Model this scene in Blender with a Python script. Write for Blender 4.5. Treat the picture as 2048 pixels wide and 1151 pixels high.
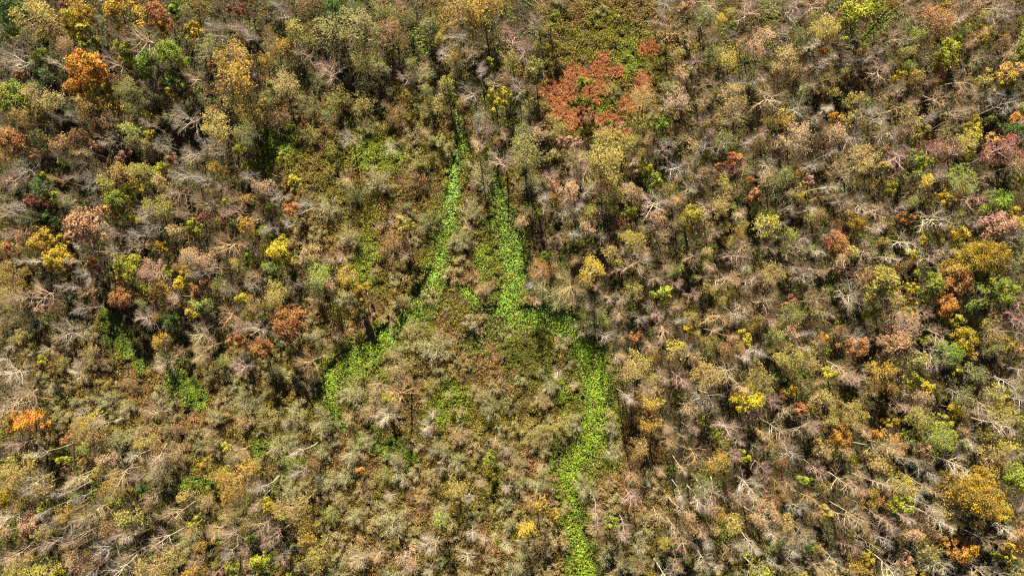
import bpy, math, random
import numpy as np

for o in list(bpy.data.objects):
    bpy.data.objects.remove(o)
SC = bpy.context.scene
COL = SC.collection
rad = math.radians
random.seed(11)
RS = np.random.RandomState(7)

# ------------------------------------------------------------------ camera, sky, sun
CAM_H = 128.0
TILT = 1.0
cam_data = bpy.data.cameras.new('camera')
cam_data.lens = 28.0
cam_data.sensor_width = 36.0
cam_data.clip_start = 1.0
cam_data.clip_end = 3000.0
cam = bpy.data.objects.new('camera', cam_data)
cam.location = (0, 0, CAM_H)
cam.rotation_euler = (rad(TILT), 0, 0)
COL.objects.link(cam)
SC.camera = cam

SUN_EL, SUN_AZ = 37.0, -7.0          # azimuth from the top of the picture, minus = towards the left
world = bpy.data.worlds.new('World')
SC.world = world
world.use_nodes = True
wn = world.node_tree
bg = wn.nodes['Background']
sky = wn.nodes.new('ShaderNodeTexSky')
sky.sky_type = 'NISHITA'
sky.sun_disc = False
sky.sun_elevation = rad(SUN_EL)
sky.sun_rotation = rad(SUN_AZ)
sky.air_density = 0.35      # very clear, dry air: deep blue sky, dark shade
sky.dust_density = 0.2
sky.altitude = 300.0
wn.links.new(sky.outputs[0], bg.inputs['Color'])
bg.inputs['Strength'].default_value = 0.05

sun_data = bpy.data.lights.new('sun', 'SUN')
sun_data.energy = 5.0
sun_data.angle = rad(0.5)
sun_data.color = (1.0, 0.87, 0.67)
sun = bpy.data.objects.new('sun', sun_data)
COL.objects.link(sun)
from mathutils import Vector
sdir = Vector((math.sin(rad(SUN_AZ)) * math.cos(rad(SUN_EL)), math.cos(rad(SUN_AZ)) * math.cos(rad(SUN_EL)), math.sin(rad(SUN_EL))))
sun.rotation_euler = (-sdir).to_track_quat('-Z', 'Y').to_euler()
sun.location = sdir * 300

SC.view_settings.view_transform = 'Standard'
SC.view_settings.look = 'None'
SC.view_settings.gamma = 1.0
SC.view_settings.use_curve_mapping = False
SC.view_settings.exposure = 1.33
SC.render.engine = 'CYCLES'
SC.cycles.use_denoising = False
SC.cycles.filter_width = 1.2
SC.cycles.max_bounces = 5
SC.cycles.diffuse_bounces = 1
SC.cycles.glossy_bounces = 1
SC.cycles.transmission_bounces = 2

# ------------------------------------------------------------------ picture pixel <-> ground
K = 36.0 / 28.0 / 2048.0
CT, ST = math.cos(rad(TILT)), math.sin(rad(TILT))

def at(px, py, z=0.0):
    x = (px - 1024.0) * K; y = (575.5 - py) * K
    dx, dy, dz = x, y * CT + ST, y * ST - CT
    t = (z - CAM_H) / dz
    return dx * t, dy * t

def proj(x, y, z=0.0):
    z = z - CAM_H
    yy = y * CT + z * ST
    zz = -y * ST + z * CT
    return 1024.0 + x / -zz / K, 575.5 - yy / -zz / K

MPP = K * CAM_H     # metres per photo pixel on the ground

# ------------------------------------------------------------------ noise
def vnoise(x, y, s, seed):
    r = np.random.RandomState(seed)
    T = r.rand(128, 128)
    u = x / s + 37.13; v = y / s + 91.7
    i = np.floor(u).astype(int); j = np.floor(v).astype(int)
    f = u - i; g = v - j
    f = f * f * (3 - 2 * f); g = g * g * (3 - 2 * g)
    a = T[i % 128, j % 128]; b = T[(i + 1) % 128, j % 128]; c = T[i % 128, (j + 1) % 128]; d = T[(i + 1) % 128, (j + 1) % 128]
    return (a * (1 - f) + b * f) * (1 - g) + (c * (1 - f) + d * f) * g

def fbm(x, y, s, seed, n=3):
    t = 0.0; w = 0.0; a = 1.0
    for k in range(n):
        t = t + a * vnoise(x, y, s / 2 ** k, seed + k); w += a; a *= 0.55
    return t / w

# ------------------------------------------------------------------ mesh helpers
def mesh_quads(name, V, F, mats, midx=None, attrs=None):
    """V (n,3), F (m,4) or (m,k) index array; attrs: {name: (values, type)} on points."""
    V = np.ascontiguousarray(V, dtype=np.float32)
    F = np.ascontiguousarray(F, dtype=np.int32)
    me = bpy.data.meshes.new(name)
    k = F.shape[1]
    me.vertices.add(len(V)); me.vertices.foreach_set('co', V.ravel())
    me.loops.add(F.size); me.loops.foreach_set('vertex_index', F.ravel())
    me.polygons.add(len(F))
    me.polygons.foreach_set('loop_start', np.arange(0, F.size, k, dtype=np.int32))
    if midx is not None:
        me.polygons.foreach_set('material_index', np.ascontiguousarray(midx, dtype=np.int32))
    for m in mats:
        me.materials.append(m)
    for an, (vals, ty) in (attrs or {}).items():
        at_ = me.attributes.new(an, ty, 'POINT')
        vals = np.ascontiguousarray(vals, dtype=np.float32)
        at_.data.foreach_set('color' if ty == 'FLOAT_COLOR' else 'value', vals.ravel())
    me.update(calc_edges=True)
    return me

def tubes(P0, P1, R0, R1, sides):
    P0 = np.asarray(P0, float); P1 = np.asarray(P1, float); R0 = np.asarray(R0, float); R1 = np.asarray(R1, float)
    d = P1 - P0
    d /= np.maximum(np.linalg.norm(d, axis=1, keepdims=True), 1e-9)
    ref = np.where(np.abs(d[:, 2:3]) > 0.9, np.array([[1.0, 0, 0]]), np.array([[0, 0, 1.0]]))
    u = np.cross(d, ref); u /= np.linalg.norm(u, axis=1, keepdims=True)
    w = np.cross(d, u)
    n = len(P0)
    V = np.zeros((n, 2 * sides, 3))
    for s in range(sides):
        a = 2 * math.pi * s / sides
        o = u * math.cos(a) + w * math.sin(a)
        V[:, s] = P0 + o * R0[:, None]
        V[:, sides + s] = P1 + o * R1[:, None]
    base = (np.arange(n) * 2 * sides)[:, None]
    F = []
    for s in range(sides):
        t = (s + 1) % sides
        F.append(base + np.array([[s, t, sides + t, sides + s]]))
    F = np.stack(F, 1).reshape(-1, 4)
    return V.reshape(-1, 3), F

def leaf_quads(C, N, size, rng, aspect=0.62):
    """little folded-diamond leaf sprays: centre C, facing N, half length size"""
    n = len(C)
    N = N / np.maximum(np.linalg.norm(N, axis=1, keepdims=True), 1e-9)
    a = rng.normal(size=(n, 3))
    u = np.cross(N, a); u /= np.maximum(np.linalg.norm(u, axis=1, keepdims=True), 1e-9)
    w = np.cross(N, u)
    s = np.asarray(size).reshape(-1, 1)
    bend = N * s * 0.25
    V = np.stack([C - u * s, C + w * s * aspect + bend, C + u * s, C - w * s * aspect + bend], 1)
    F = np.arange(n * 4).reshape(n, 4)
    return V.reshape(-1, 3), F

# ------------------------------------------------------------------ materials
def new_mat(name):
    m = bpy.data.materials.new(name); m.use_nodes = True
    nt = m.node_tree
    for n in list(nt.nodes): nt.nodes.remove(n)
    return m, nt, nt.nodes.new, nt.links.new

def mixrgb(nt, fac, a, b, mode='MIX'):
    n = nt.nodes.new('ShaderNodeMix'); n.data_type = 'RGBA'; n.blend_type = mode
    for s, v in ((n.inputs['Factor'], fac), (n.inputs['A'], a), (n.inputs['B'], b)) if False else ((n.inputs[0], fac), (n.inputs[6], a), (n.inputs[7], b)):
        if hasattr(v, 'links'): nt.links.new(v, s)
        else: s.default_value = v if isinstance(v, float) else (*v, 1.0)[:4]
    return n.outputs[2]

def finish_leaf(nt, col, transl=0.25, rough=0.55):
    N, L = nt.nodes.new, nt.links.new
    p = N('ShaderNodeBsdfPrincipled'); p.inputs['Roughness'].default_value = rough
    p.inputs['Specular IOR Level'].default_value = 0.25
    t = N('ShaderNodeBsdfTranslucent')
    mx = N('ShaderNodeMixShader'); mx.inputs[0].default_value = transl
    out = N('ShaderNodeOutputMaterial')
    L(col, p.inputs['Base Color']); L(col, t.inputs['Color'])
    L(p.outputs[0], mx.inputs[1]); L(t.outputs[0], mx.inputs[2]); L(mx.outputs[0], out.inputs['Surface'])

def mat_tree_leaf():
    m, nt, N, L = new_mat('autumn_leaf')
    oi = N('ShaderNodeObjectInfo')
    ab = N('ShaderNodeAttribute'); ab.attribute_type = 'OBJECT'; ab.attribute_name = 'leaf_blush'
    h = N('ShaderNodeAttribute'); h.attribute_name = 'hue'
    v = N('ShaderNodeAttribute'); v.attribute_name = 'tone'
    c = mixrgb(nt, h.outputs['Fac'], oi.outputs['Color'], ab.outputs['Color'])
    mr = N('ShaderNodeMapRange'); mr.inputs[3].default_value = 0.62; mr.inputs[4].default_value = 1.35
    L(v.outputs['Fac'], mr.inputs[0])
    vm = N('ShaderNodeVectorMath'); vm.operation = 'SCALE'
    L(c, vm.inputs[0]); L(mr.outputs[0], vm.inputs['Scale'])
    finish_leaf(nt, vm.outputs[0])
    return m

def mat_bark():
    m, nt, N, L = new_mat('bark')
    oi = N('ShaderNodeObjectInfo')
    tc = N('ShaderNodeTexCoord')
    no = N('ShaderNodeTexNoise'); no.inputs['Scale'].default_value = 1.7; no.inputs['Detail'].default_value = 5
    L(tc.outputs['Object'], no.inputs['Vector'])
    v = N('ShaderNodeAttribute'); v.attribute_name = 'tone'
    ad = N('ShaderNodeMath'); ad.operation = 'ADD'; L(no.outputs[0], ad.inputs[0]); L(v.outputs['Fac'], ad.inputs[1])
    mr = N('ShaderNodeMapRange'); mr.inputs[1].default_value = 0.3; mr.inputs[2].default_value = 1.7
    mr.inputs[3].default_value = 0.5; mr.inputs[4].default_value = 1.55
    L(ad.outputs[0], mr.inputs[0])
    vm = N('ShaderNodeVectorMath'); vm.operation = 'SCALE'
    L(oi.outputs['Color'], vm.inputs[0]); L(mr.outputs[0], vm.inputs['Scale'])
    p = N('ShaderNodeBsdfPrincipled'); p.inputs['Roughness'].default_value = 0.85
    L(vm.outputs[0], p.inputs['Base Color'])
    out = N('ShaderNodeOutputMaterial'); L(p.outputs[0], out.inputs['Surface'])
    return m

def mat_cover(name, transl, rough=0.6, spec=0.25):
    """ground plants: colour of each plant from its own attribute"""
    m, nt, N, L = new_mat(name)
    a = N('ShaderNodeAttribute'); a.attribute_name = 'tint'
    tc = N('ShaderNodeTexCoord')
    no = N('ShaderNodeTexNoise'); no.inputs['Scale'].default_value = 3.0; no.inputs['Detail'].default_value = 3
    L(tc.outputs['Object'], no.inputs['Vector'])
    mr = N('ShaderNodeMapRange'); mr.inputs[1].default_value = 0.3; mr.inputs[2].default_value = 0.7
    mr.inputs[3].default_value = 0.8; mr.inputs[4].default_value = 1.2
    L(no.outputs[0], mr.inputs[0])
    vm = N('ShaderNodeVectorMath'); vm.operation = 'SCALE'
    L(a.outputs['Color'], vm.inputs[0]); L(mr.outputs[0], vm.inputs['Scale'])
    finish_leaf(nt, vm.outputs[0], transl, rough)
    return m

def mat_soil():
    m, nt, N, L = new_mat('leaf_litter_soil')
    tc = N('ShaderNodeTexCoord')
    a = N('ShaderNodeTexNoise'); a.inputs['Scale'].default_value = 0.35; a.inputs['Detail'].default_value = 6
    b = N('ShaderNodeTexNoise'); b.inputs['Scale'].default_value = 4.5; b.inputs['Detail'].default_value = 5
    v = N('ShaderNodeTexVoronoi'); v.inputs['Scale'].default_value = 5.5
    for n in (a, b, v): L(tc.outputs['Object'], n.inputs['Vector'])
    r1 = N('ShaderNodeValToRGB'); r1.color_ramp.elements[0].position = 0.35; r1.color_ramp.elements[1].position = 0.65
    r1.color_ramp.elements[0].color = (0.028, 0.022, 0.011, 1); r1.color_ramp.elements[1].color = (0.07, 0.043, 0.021, 1)
    L(a.outputs[0], r1.inputs[0])
    r2 = N('ShaderNodeValToRGB'); r2.color_ramp.elements[0].position = 0.4; r2.color_ramp.elements[1].position = 0.62
    r2.color_ramp.elements[0].color = (0.016, 0.013, 0.008, 1); r2.color_ramp.elements[1].color = (0.11, 0.07, 0.036, 1)
    L(b.outputs[0], r2.inputs[0])
    c = mixrgb(nt, 0.5, r1.outputs[0], r2.outputs[0])
    c2 = mixrgb(nt, 0.3, c, v.outputs['Color'], 'SOFT_LIGHT')
    p = N('ShaderNodeBsdfPrincipled'); p.inputs['Roughness'].default_value = 0.95
    L(c2, p.inputs['Base Color'])
    bu = N('ShaderNodeBump'); bu.inputs['Strength'].default_value = 0.7; bu.inputs['Distance'].default_value = 0.15
    L(b.outputs[0], bu.inputs['Height']); L(bu.outputs[0], p.inputs['Normal'])
    out = N('ShaderNodeOutputMaterial'); L(p.outputs[0], out.inputs['Surface'])
    return m

def mat_water():
    m, nt, N, L = new_mat('dark_marsh_water')
    p = N('ShaderNodeBsdfPrincipled'); p.inputs['Base Color'].default_value = (0.06, 0.045, 0.025, 1)
    p.inputs['Roughness'].default_value = 0.12
    tc = N('ShaderNodeTexCoord'); no = N('ShaderNodeTexNoise'); no.inputs['Scale'].default_value = 2.0
    L(tc.outputs['Object'], no.inputs['Vector'])
    bu = N('ShaderNodeBump'); bu.inputs['Strength'].default_value = 0.1; bu.inputs['Distance'].default_value = 0.05
    L(no.outputs[0], bu.inputs['Height']); L(bu.outputs[0], p.inputs['Normal'])
    out = N('ShaderNodeOutputMaterial'); L(p.outputs[0], out.inputs['Surface'])
    return m

LEAF = mat_tree_leaf(); BARK = mat_bark(); COVER = mat_cover('ground_plant_leaf', 0.2); PAD = mat_cover('floating_leaf', 0.15, 0.45)
STRAW = mat_cover('dry_stem', 0.15, 0.8); SOIL = mat_soil(); WATER = mat_water()

# ------------------------------------------------------------------ where the marsh lies (photo pixels of the ground)
CHANNELS = [
 [(905,208,2),(915,232,4),(918,265,7),(922,310,10),(909,350,12),(903,400,14),(897,440,17),(886,490,16),(879,530,13),(866,565,19),(845,605,21),(815,640,23),(788,666,23),(752,690,21),(722,708,24),(692,727,24),(670,752,20),(656,790,18),(660,815,12),(682,850,8)],
 [(826,58,6),(840,80,8),(852,106,6)],
 [(978,292,3),(984,340,6),(998,390,9),(1006,425,15),(1011,460,20),(1025,510,24),(1029,550,25),(1018,590,20),(1008,618,22),(1003,645,15)],
 [(968,447,8),(985,444,12),(1008,446,14)],
 [(998,655,16),(1020,642,20),(1050,632,20),(1100,634,21),(1140,650,24),(1160,690,22),(1183,722,27),(1194,760,29),(1195,810,26),(1190,850,26),(1184,885,30),(1152,908,34),(1140,935,30),(1140,970,20),(1145,1010,18),(1146,1050,18),(1160,1090,19),(1172,1160,24)],
 [(922,572,8),(945,595,8),(958,612,8),(961,625,6)],
]
GREEN_PATCHES = [  # bright leafy marsh beds: polylines with half widths
 [(212,625,14),(235,665,24),(262,705,22),(288,732,16)],
 [(355,760,28),(385,785,32),(400,805,22)],
 [(520,900,16),(550,880,14)],
 [(372,966,14),(440,956,12),(452,935,8)],
 [(725,880,16),(775,893,24),(812,908,18),(830,915,10)],
 [(520,320,14),(560,290,20),(575,275,14)],
 [(640,720,14),(655,690,12)],
]
POOLS = [[(938,684,14),(966,672,19),(996,654,20)], [(955,620,8),(975,622,8)], [(1728,84,7),(1745,66,8),(1768,40,8),(1782,20,7)]]
RUST = [(1165,152,52,20),(1125,178,40,24),(1205,120,30,18),(1180,175,50,26),(1110,205,26,22),(1255,210,26,30),(1282,180,18,30),(1225,238,40,14),(1292,98,20,14),(1145,235,40,20),(1230,150,18,28),(1215,262,40,12)]
YGREEN = [(760,315,46,34),(735,288,30,24),(726,520,26,60),(560,285,44,34),(905,800,34,46),(880,830,24,20),(520,335,30,18),(1200,240,40,24),(1255,120,30,40),(1230,920,20,30),(1125,790,14,50),(800,720,30,12),(770,705,30,16),(730,735,40,20),(965,520,18,50)]
DOLIVE = [(1050,690,50,56),(1075,735,34,36),(1030,735,24,30)]
OLIVE = [(728,500,34,60),(740,560,26,30),(738,420,30,45),(970,500,26,60),(1055,690,48,68),(1085,740,30,40),(880,820,40,45),(930,805,26,40),(760,770,26,22),(700,800,24,26),(1150,790,26,60),(985,960,30,40),(1225,800,22,60),(780,700,50,20),(740,740,50,22),(850,650,26,40),(930,640,30,30),(1230,90,110,70),(1180,230,70,60),(1270,140,30,80),(760,300,55,50),(560,310,60,40),(690,290,40,60),(1090,560,26,50),(950,300,30,50),(990,390,30,40),(850,520,20,40),(690,600,40,60),(1130,860,30,60),(1220,920,26,40),(1130,1060,26,60),(1000,1060,26,40)]
BROWN = [(820,430,46,50),(700,640,45,70),(650,660,40,60),(1290,830,44,90),(1275,920,50,60),(835,980,28,80),(820,1060,40,60),(980,1090,40,50),(1100,980,40,50),(900,700,60,60),(960,690,40,40),(1230,980,40,70),(420,840,60,40),(330,880,60,50),(500,720,60,40),(830,540,40,40),(920,560,36,40),(1060,600,30,24),(1290,1000,40,60),(1000,750,50,50),(140,720,80,40),(950,560,40,40),(740,640,40,40),(1060,960,60,60),(1190,1020,30,50)]

def poly_depth(px, py, poly):
    """>0 inside: 1 at the middle line, 0 at the bank"""
    best = np.full(px.shape, -9.0)
    for (x0, y0, w0), (x1, y1, w1) in zip(poly[:-1], poly[1:]):
        dx, dy = x1 - x0, y1 - y0
        t = np.clip(((px - x0) * dx + (py - y0) * dy) / (dx * dx + dy * dy), 0, 1)
        d = np.hypot(px - x0 - t * dx, py - y0 - t * dy)
        best = np.maximum(best, 1 - d / (w0 + t * (w1 - w0)))
    return best

def ell(px, py, L):
    best = np.zeros(px.shape)
    for x, y, a, b in L:
        best = np.maximum(best, np.exp(-0.9 * (((px - x) / a) ** 2 + ((py - y) / b) ** 2)))
    return best

FOREST = ["MMMMMMMMDDDDDBBBB....BBBBBBBBBBB","MMMMMMMMDDDDDDBBB.....BBBBBBBBBB","MMMMMMMMDDDDDDBBs....BBBBBBBBBBM","MMMMMMMMssDDssBBs...sBBBBBBBBBMM",
"MMMMMMMBs..sss.BBsTTTBBBBBBBMMMM","MMMMMMBBs..ss.ssSTTTTBBBBBBBMMMM","MMMMMMMBBs..s.s.BTTTBBBTTBBBBMMM","MMMMMMMMBS.ss.s.BBTTBBBTBBBBMMMM",
"MMMMMMMMBBSss.s.BBBBBBBBBBBMMMMM","BMMMMMMMMSss.s..SBBBBBBBBBBTMMMM","SS.sBMMSSss..s.ssBBBBTTBBBTMMMMM","BSS.sSSSS..sS.s..sBBBBTTTBBBMMMM",
"BSSs.SSS.SSs.SsS..sBBBBTTBBBMMMM","MSTsSSS.SSSS.SSS..s.BBTBBBBMMMTM","TTTTSS.TSTSSSSSSS..s.BBBBBBBBMMM","TTTTTTsTTSSS.SsSS.SsSBBBBBBBBTMM",
"TTTTTTsTTSS.SSSsS.SSSBBBTBBBBTMM","TTTTTTTTTSS.SSSsS.SSSBSSBBBBBBMM"]
for r_ in FOREST: assert len(r_) == 32, (r_, len(r_))

def cell(px, py):
    px = px + random.uniform(-24, 24); py = py + random.uniform(-24, 24)
    i = min(31, max(0, int(px // 64))); j = min(17, max(0, int(py // 64)))
    return FOREST[j][i]

OPEN = np.array([[{'M': .15, 'B': .1, 'T': .2, 'D': .35, 'S': .7, 's': .9, '.': 1.0}[c] for c in row] for row in FOREST])
def openness(px, py):
    u = np.clip(px / 64 - 0.5, 0, 30.999); v = np.clip(py / 64 - 0.5, 0, 16.999)
    i = u.astype(int); j = v.astype(int); f = u - i; g = v - j
    return (OPEN[j, i] * (1 - f) + OPEN[j, i + 1] * f) * (1 - g) + (OPEN[j + 1, i] * (1 - f) + OPEN[j + 1, i + 1] * f) * g

def wet(px, py):
    w = np.full(px.shape, -9.0)
    for p in CHANNELS + POOLS: w = np.maximum(w, poly_depth(px, py, p))
    return w

def ground_z(x, y):
    px, py = proj(x, y, 0.0)
    wob = (fbm(x, y, 2.2, 61, 2) - 0.5) * 0.9
    w = wet(px, py) + wob * 0.5
    z = 0.55 * (fbm(x, y, 5.0, 5, 3) - 0.5) + 0.5 * (fbm(x, y, 1.3, 15, 2) - 0.5)
    z = z + 0.25
    pl = np.full(px.shape, -9.0)
    for p in POOLS[:2]: pl = np.maximum(pl, poly_depth(px, py, p))
    w = np.where(pl > -.9, np.maximum(w, pl + .45), w)
    k = np.clip((w + 0.15) / 0.35, 0, 1)
    return z * (1 - k) - 0.42 * k

# ------------------------------------------------------------------ ground and water
gx = np.concatenate([np.array([-900, -500, -300, -200, -150, -125]), np.arange(-108, 108.1, 0.45), np.array([125, 150, 200, 300, 500, 900])])
gy = np.concatenate([np.array([-900, -500, -300, -200, -150, -100]), np.arange(-70, 70.1, 0.45), np.array([100, 150, 200, 300, 500, 900])])
X, Y = np.meshgrid(gx, gy)
Z = ground_z(X.ravel(), Y.ravel())
ny, nx = X.shape
idx = np.arange(nx * ny).reshape(ny, nx)
F = np.stack([idx[:-1, :-1], idx[:-1, 1:], idx[1:, 1:], idx[1:, :-1]], -1).reshape(-1, 4)
gme = mesh_quads('ground', np.stack([X.ravel(), Y.ravel(), Z], 1), F, [SOIL])
gme.polygons.foreach_set('use_smooth', np.ones(len(F), dtype=bool))
ground = bpy.data.objects.new('ground', gme); COL.objects.link(ground); ground['kind'] = 'structure'
ground['label'] = 'dark brown forest floor under leaf litter'
wme = mesh_quads('water', np.array([[-110, -72, -.2], [110, -72, -.2], [110, 72, -.2], [-110, 72, -.2]]), np.array([[0, 1, 2, 3]]), [WATER])
water = bpy.data.objects.new('water', wme); COL.objects.link(water); water['kind'] = 'structure'
water['label'] = 'still dark marsh water in the channels and pool'

def stuff(name, me, label, cat):
    o = bpy.data.objects.new(name, me); COL.objects.link(o)
    o['kind'] = 'stuff'; o['label'] = label; o['category'] = cat
    return o

# ------------------------------------------------------------------ low plants
PAL = {k: np.array(v) for k, v in {
 'olive': [(.17,.16,.018),(.24,.20,.025),(.11,.12,.015),(.22,.14,.025),(.30,.26,.035)],
 'ygreen': [(.23,.31,.02),(.29,.28,.03),(.16,.21,.018),(.24,.17,.025)],
 'brown': [(.25,.145,.04),(.31,.175,.05),(.18,.12,.03),(.24,.20,.03),(.36,.23,.10)],
 'rust': [(.38,.145,.055),(.28,.10,.035),(.45,.20,.085),(.20,.09,.03)],
 'dolive': [(.12,.145,.014),(.16,.17,.018),(.09,.11,.01),(.19,.19,.022)],
 'moss': [(.21,.32,.025),(.26,.34,.03),(.16,.25,.02),(.28,.30,.03)],
 'green': [(.14,.24,.025),(.19,.29,.03),(.10,.17,.025),(.20,.21,.03)],
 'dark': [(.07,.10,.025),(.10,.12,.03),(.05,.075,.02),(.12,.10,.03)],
 'litter': [(.13,.075,.03),(.18,.10,.045),(.075,.05,.02),(.17,.16,.02),(.24,.14,.07),(.11,.13,.018),(.24,.22,.03),(.16,.21,.02)],
}.items()}

def ground_plants():
    n = 1900000
    x = RS.uniform(-96, 96, n); y = RS.uniform(-58, 60, n)
    px, py = proj(x, y, 0.0)
    op = openness(px, py)
    jit = (fbm(x, y, 3.5, 33, 3) - 0.5)
    jit2 = (fbm(x, y, 2.4, 41, 3) - 0.5)
    w = wet(px, py)
    clump = fbm(x, y, 1.15, 71, 2)
    dens = 0.22 + 0.70 * np.clip(op + jit, 0, 1)
    dens *= 0.45 + 1.1 * np.clip((clump - 0.33) * 3.0, 0, 1)
    rust = ell(px, py, RUST); rust = np.where(rust > .3, rust + 1.1 * jit + 1.3 * (fbm(x, y, 1.9, 141, 2) - .5), 0)
    olive = ell(px, py, OLIVE) + 0.9 * jit2
    brown = ell(px, py, BROWN) + 0.9 * jit
    yg = ell(px, py, YGREEN) + 0.9 * jit2
    do = ell(px, py, DOLIVE) + 0.25 * jit2
    green = np.full(n, -9.0)
    for p in GREEN_PATCHES: green = np.maximum(green, poly_depth(px, py, p))
    green = green + 1.6 * jit
    pool = np.full(n, -9.0)
    for p in POOLS[:2]: pool = np.maximum(pool, poly_depth(px, py, p))
    dens = np.where((w > -0.1 + jit2 * 0.6 + RS.normal(size=n) * .10) | (pool > -0.6), 0.0, dens)
    dens = np.where(rust > 0.55, dens * 0.22, dens)
    dens = np.where((olive > 0.5) | (yg > .42) | (do > .33) | (w > -0.7) | (green > 0.1), np.minimum(1, dens + 0.35), dens)
    keep = RS.rand(n) < dens
    x, y, px, py, op, jit, clump, rust, olive, brown, green, w, yg, do = [a[keep] for a in (x, y, px, py, op, jit, clump, rust, olive, brown, green, w, yg, do)]
    n = len(x)
    kind = np.where(op + 1.2 * jit > 0.55, 0, 5)           # olive or litter
    mixn = fbm(x, y, 7.0, 88, 3) + RS.normal(size=n) * 0.10
    kind = np.where((kind == 0) & (mixn > 0.53), 2, kind)
    kind = np.where((kind == 5) & (mixn < 0.42 + .2 * (px / 900 + py / 520 < 1)), 4, kind)  # more dark green understorey upper left, its colour also standing in for shade
    seed = fbm(x, y, 4.2, 201, 3)
    kind = np.where((kind == 5) & (seed > .56), np.where(RS.rand(n) < .6, 1, 6), kind)
    kind = np.where(brown > 0.5, 2, kind)
    kind = np.where(olive > 0.5, np.where(RS.rand(n) < 0.4 + jit, 1, 0), kind)
    kind = np.where(yg > 0.42, np.where(RS.rand(n) < np.clip(1.4 * yg - .3, .1, .9), 8, 1), kind)
    kind = np.where(do > 0.33, 7, kind)
    kind = np.where(rust > 0.6, np.where(RS.rand(n) < .75, 3, 2), kind)
    kind = np.where((w > -1.0) & (RS.rand(n) < 0.75 + 0.6 * jit), np.where(RS.rand(n) < np.clip(.9 + w, .1, .7), 6, 1), kind)
    kind = np.where(green > 0.05, np.where(RS.rand(n) < 0.85, 6, 0), kind)
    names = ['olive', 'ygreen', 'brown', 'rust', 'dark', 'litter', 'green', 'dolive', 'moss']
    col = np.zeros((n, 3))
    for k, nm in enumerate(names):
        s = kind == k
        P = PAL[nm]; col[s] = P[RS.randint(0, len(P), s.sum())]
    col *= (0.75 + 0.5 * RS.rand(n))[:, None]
    z = np.maximum(ground_z(x, y), -.17) + np.clip(clump - 0.3, 0, 1) * (0.5 + 1.5 * np.clip(op, 0.2, 0.8)) * RS.rand(n) ** 0.6 + 0.04
    N = np.stack([RS.normal(size=n) * 0.55, RS.normal(size=n) * 0.55, np.ones(n)], 1)
    size = RS.uniform(0.075, 0.165, n) * np.where(kind == 6, 1.25, 1.0)
    V, F = leaf_quads(np.stack([x, y, z], 1), N, size, RS, 0.6)
    tint = np.ones((n, 4)); tint[:, :3] = col
    me = mesh_quads('undergrowth', V, F, [COVER], attrs={'tint': (np.repeat(tint, 4, 0), 'FLOAT_COLOR')})
    stuff('undergrowth', me, 'low olive, brown and green marsh plants covering the ground between trees', 'undergrowth')

def lily_pads():
    n = 460000
    x = RS.uniform(-76, 34, n); y = RS.uniform(-58, 60, n)
    px, py = proj(x, y, -0.2)
    w = np.full(n, -9.0)
    for p in CHANNELS: w = np.maximum(w, poly_depth(px, py, p))
    for p in GREEN_PATCHES[:5]: w = np.maximum(w, poly_depth(px, py, p) - 0.35)
    jit = fbm(x, y, 2.0, 55, 2) - 0.5
    w2 = poly_depth(px, py, CHANNELS[1])
    keep = (w + 0.9 * jit > -0.42 + 0.8 * RS.rand(n) ** 1.3) & ((w2 < -.6) | (RS.rand(n) < .2))
    pool = np.full(n, -9.0)
    for p in POOLS: pool = np.maximum(pool, poly_depth(px, py, p))
    keep &= pool < -0.1
    x, y, w = x[keep], y[keep], w[keep]
    n = len(x); SD = 7
    r = RS.uniform(0.075, 0.16, n) * (.62 + .42 * np.clip(w * 1.6, 0, 1))
    tilt = RS.normal(size=(n, 2)) * 0.16
    a0 = RS.uniform(0, 6.28, n)
    z0 = np.maximum(-0.15 + 0.26 * RS.rand(n) ** 1.5, ground_z(x, y) + 0.05)
    V = np.zeros((n, SD, 3))
    for s in range(SD):
        a = a0 + 2 * math.pi * s / SD
        rr = r * (0.85 if s else 0.45)
        cx, cy = np.cos(a) * rr, np.sin(a) * rr * 0.88
        V[:, s, 0] = x + cx; V[:, s, 1] = y + cy; V[:, s, 2] = z0 + cx * tilt[:, 0] + cy * tilt[:, 1]
    F = np.arange(n * SD).reshape(n, SD)
    P = np.array([(.22,.43,.035),(.28,.48,.04),(.17,.34,.03),(.34,.48,.045),(.20,.40,.08),(.36,.42,.05),(.14,.27,.03)])
    col = P[RS.randint(0, len(P), n)] * (0.95 + 0.5 * RS.rand(n))[:, None]
    cool = np.clip((y + 12) / 40, 0, 1)[:, None]      # the upper channels grow a cooler green plant
    col = col * (1 - cool) * np.array([1.0, 1.0, .6]) + col * cool * np.array([.85, 1.05, 1.7])
    tint = np.ones((n, 4)); tint[:, :3] = col
    me = mesh_quads('lily_pads', V.reshape(-1, 3), F, [PAD], attrs={'tint': (np.repeat(tint, SD, 0), 'FLOAT_COLOR')})
    stuff('floating_leaves', me, 'carpet of bright green floating leaves filling the forked marsh channels', 'water plants')

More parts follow.
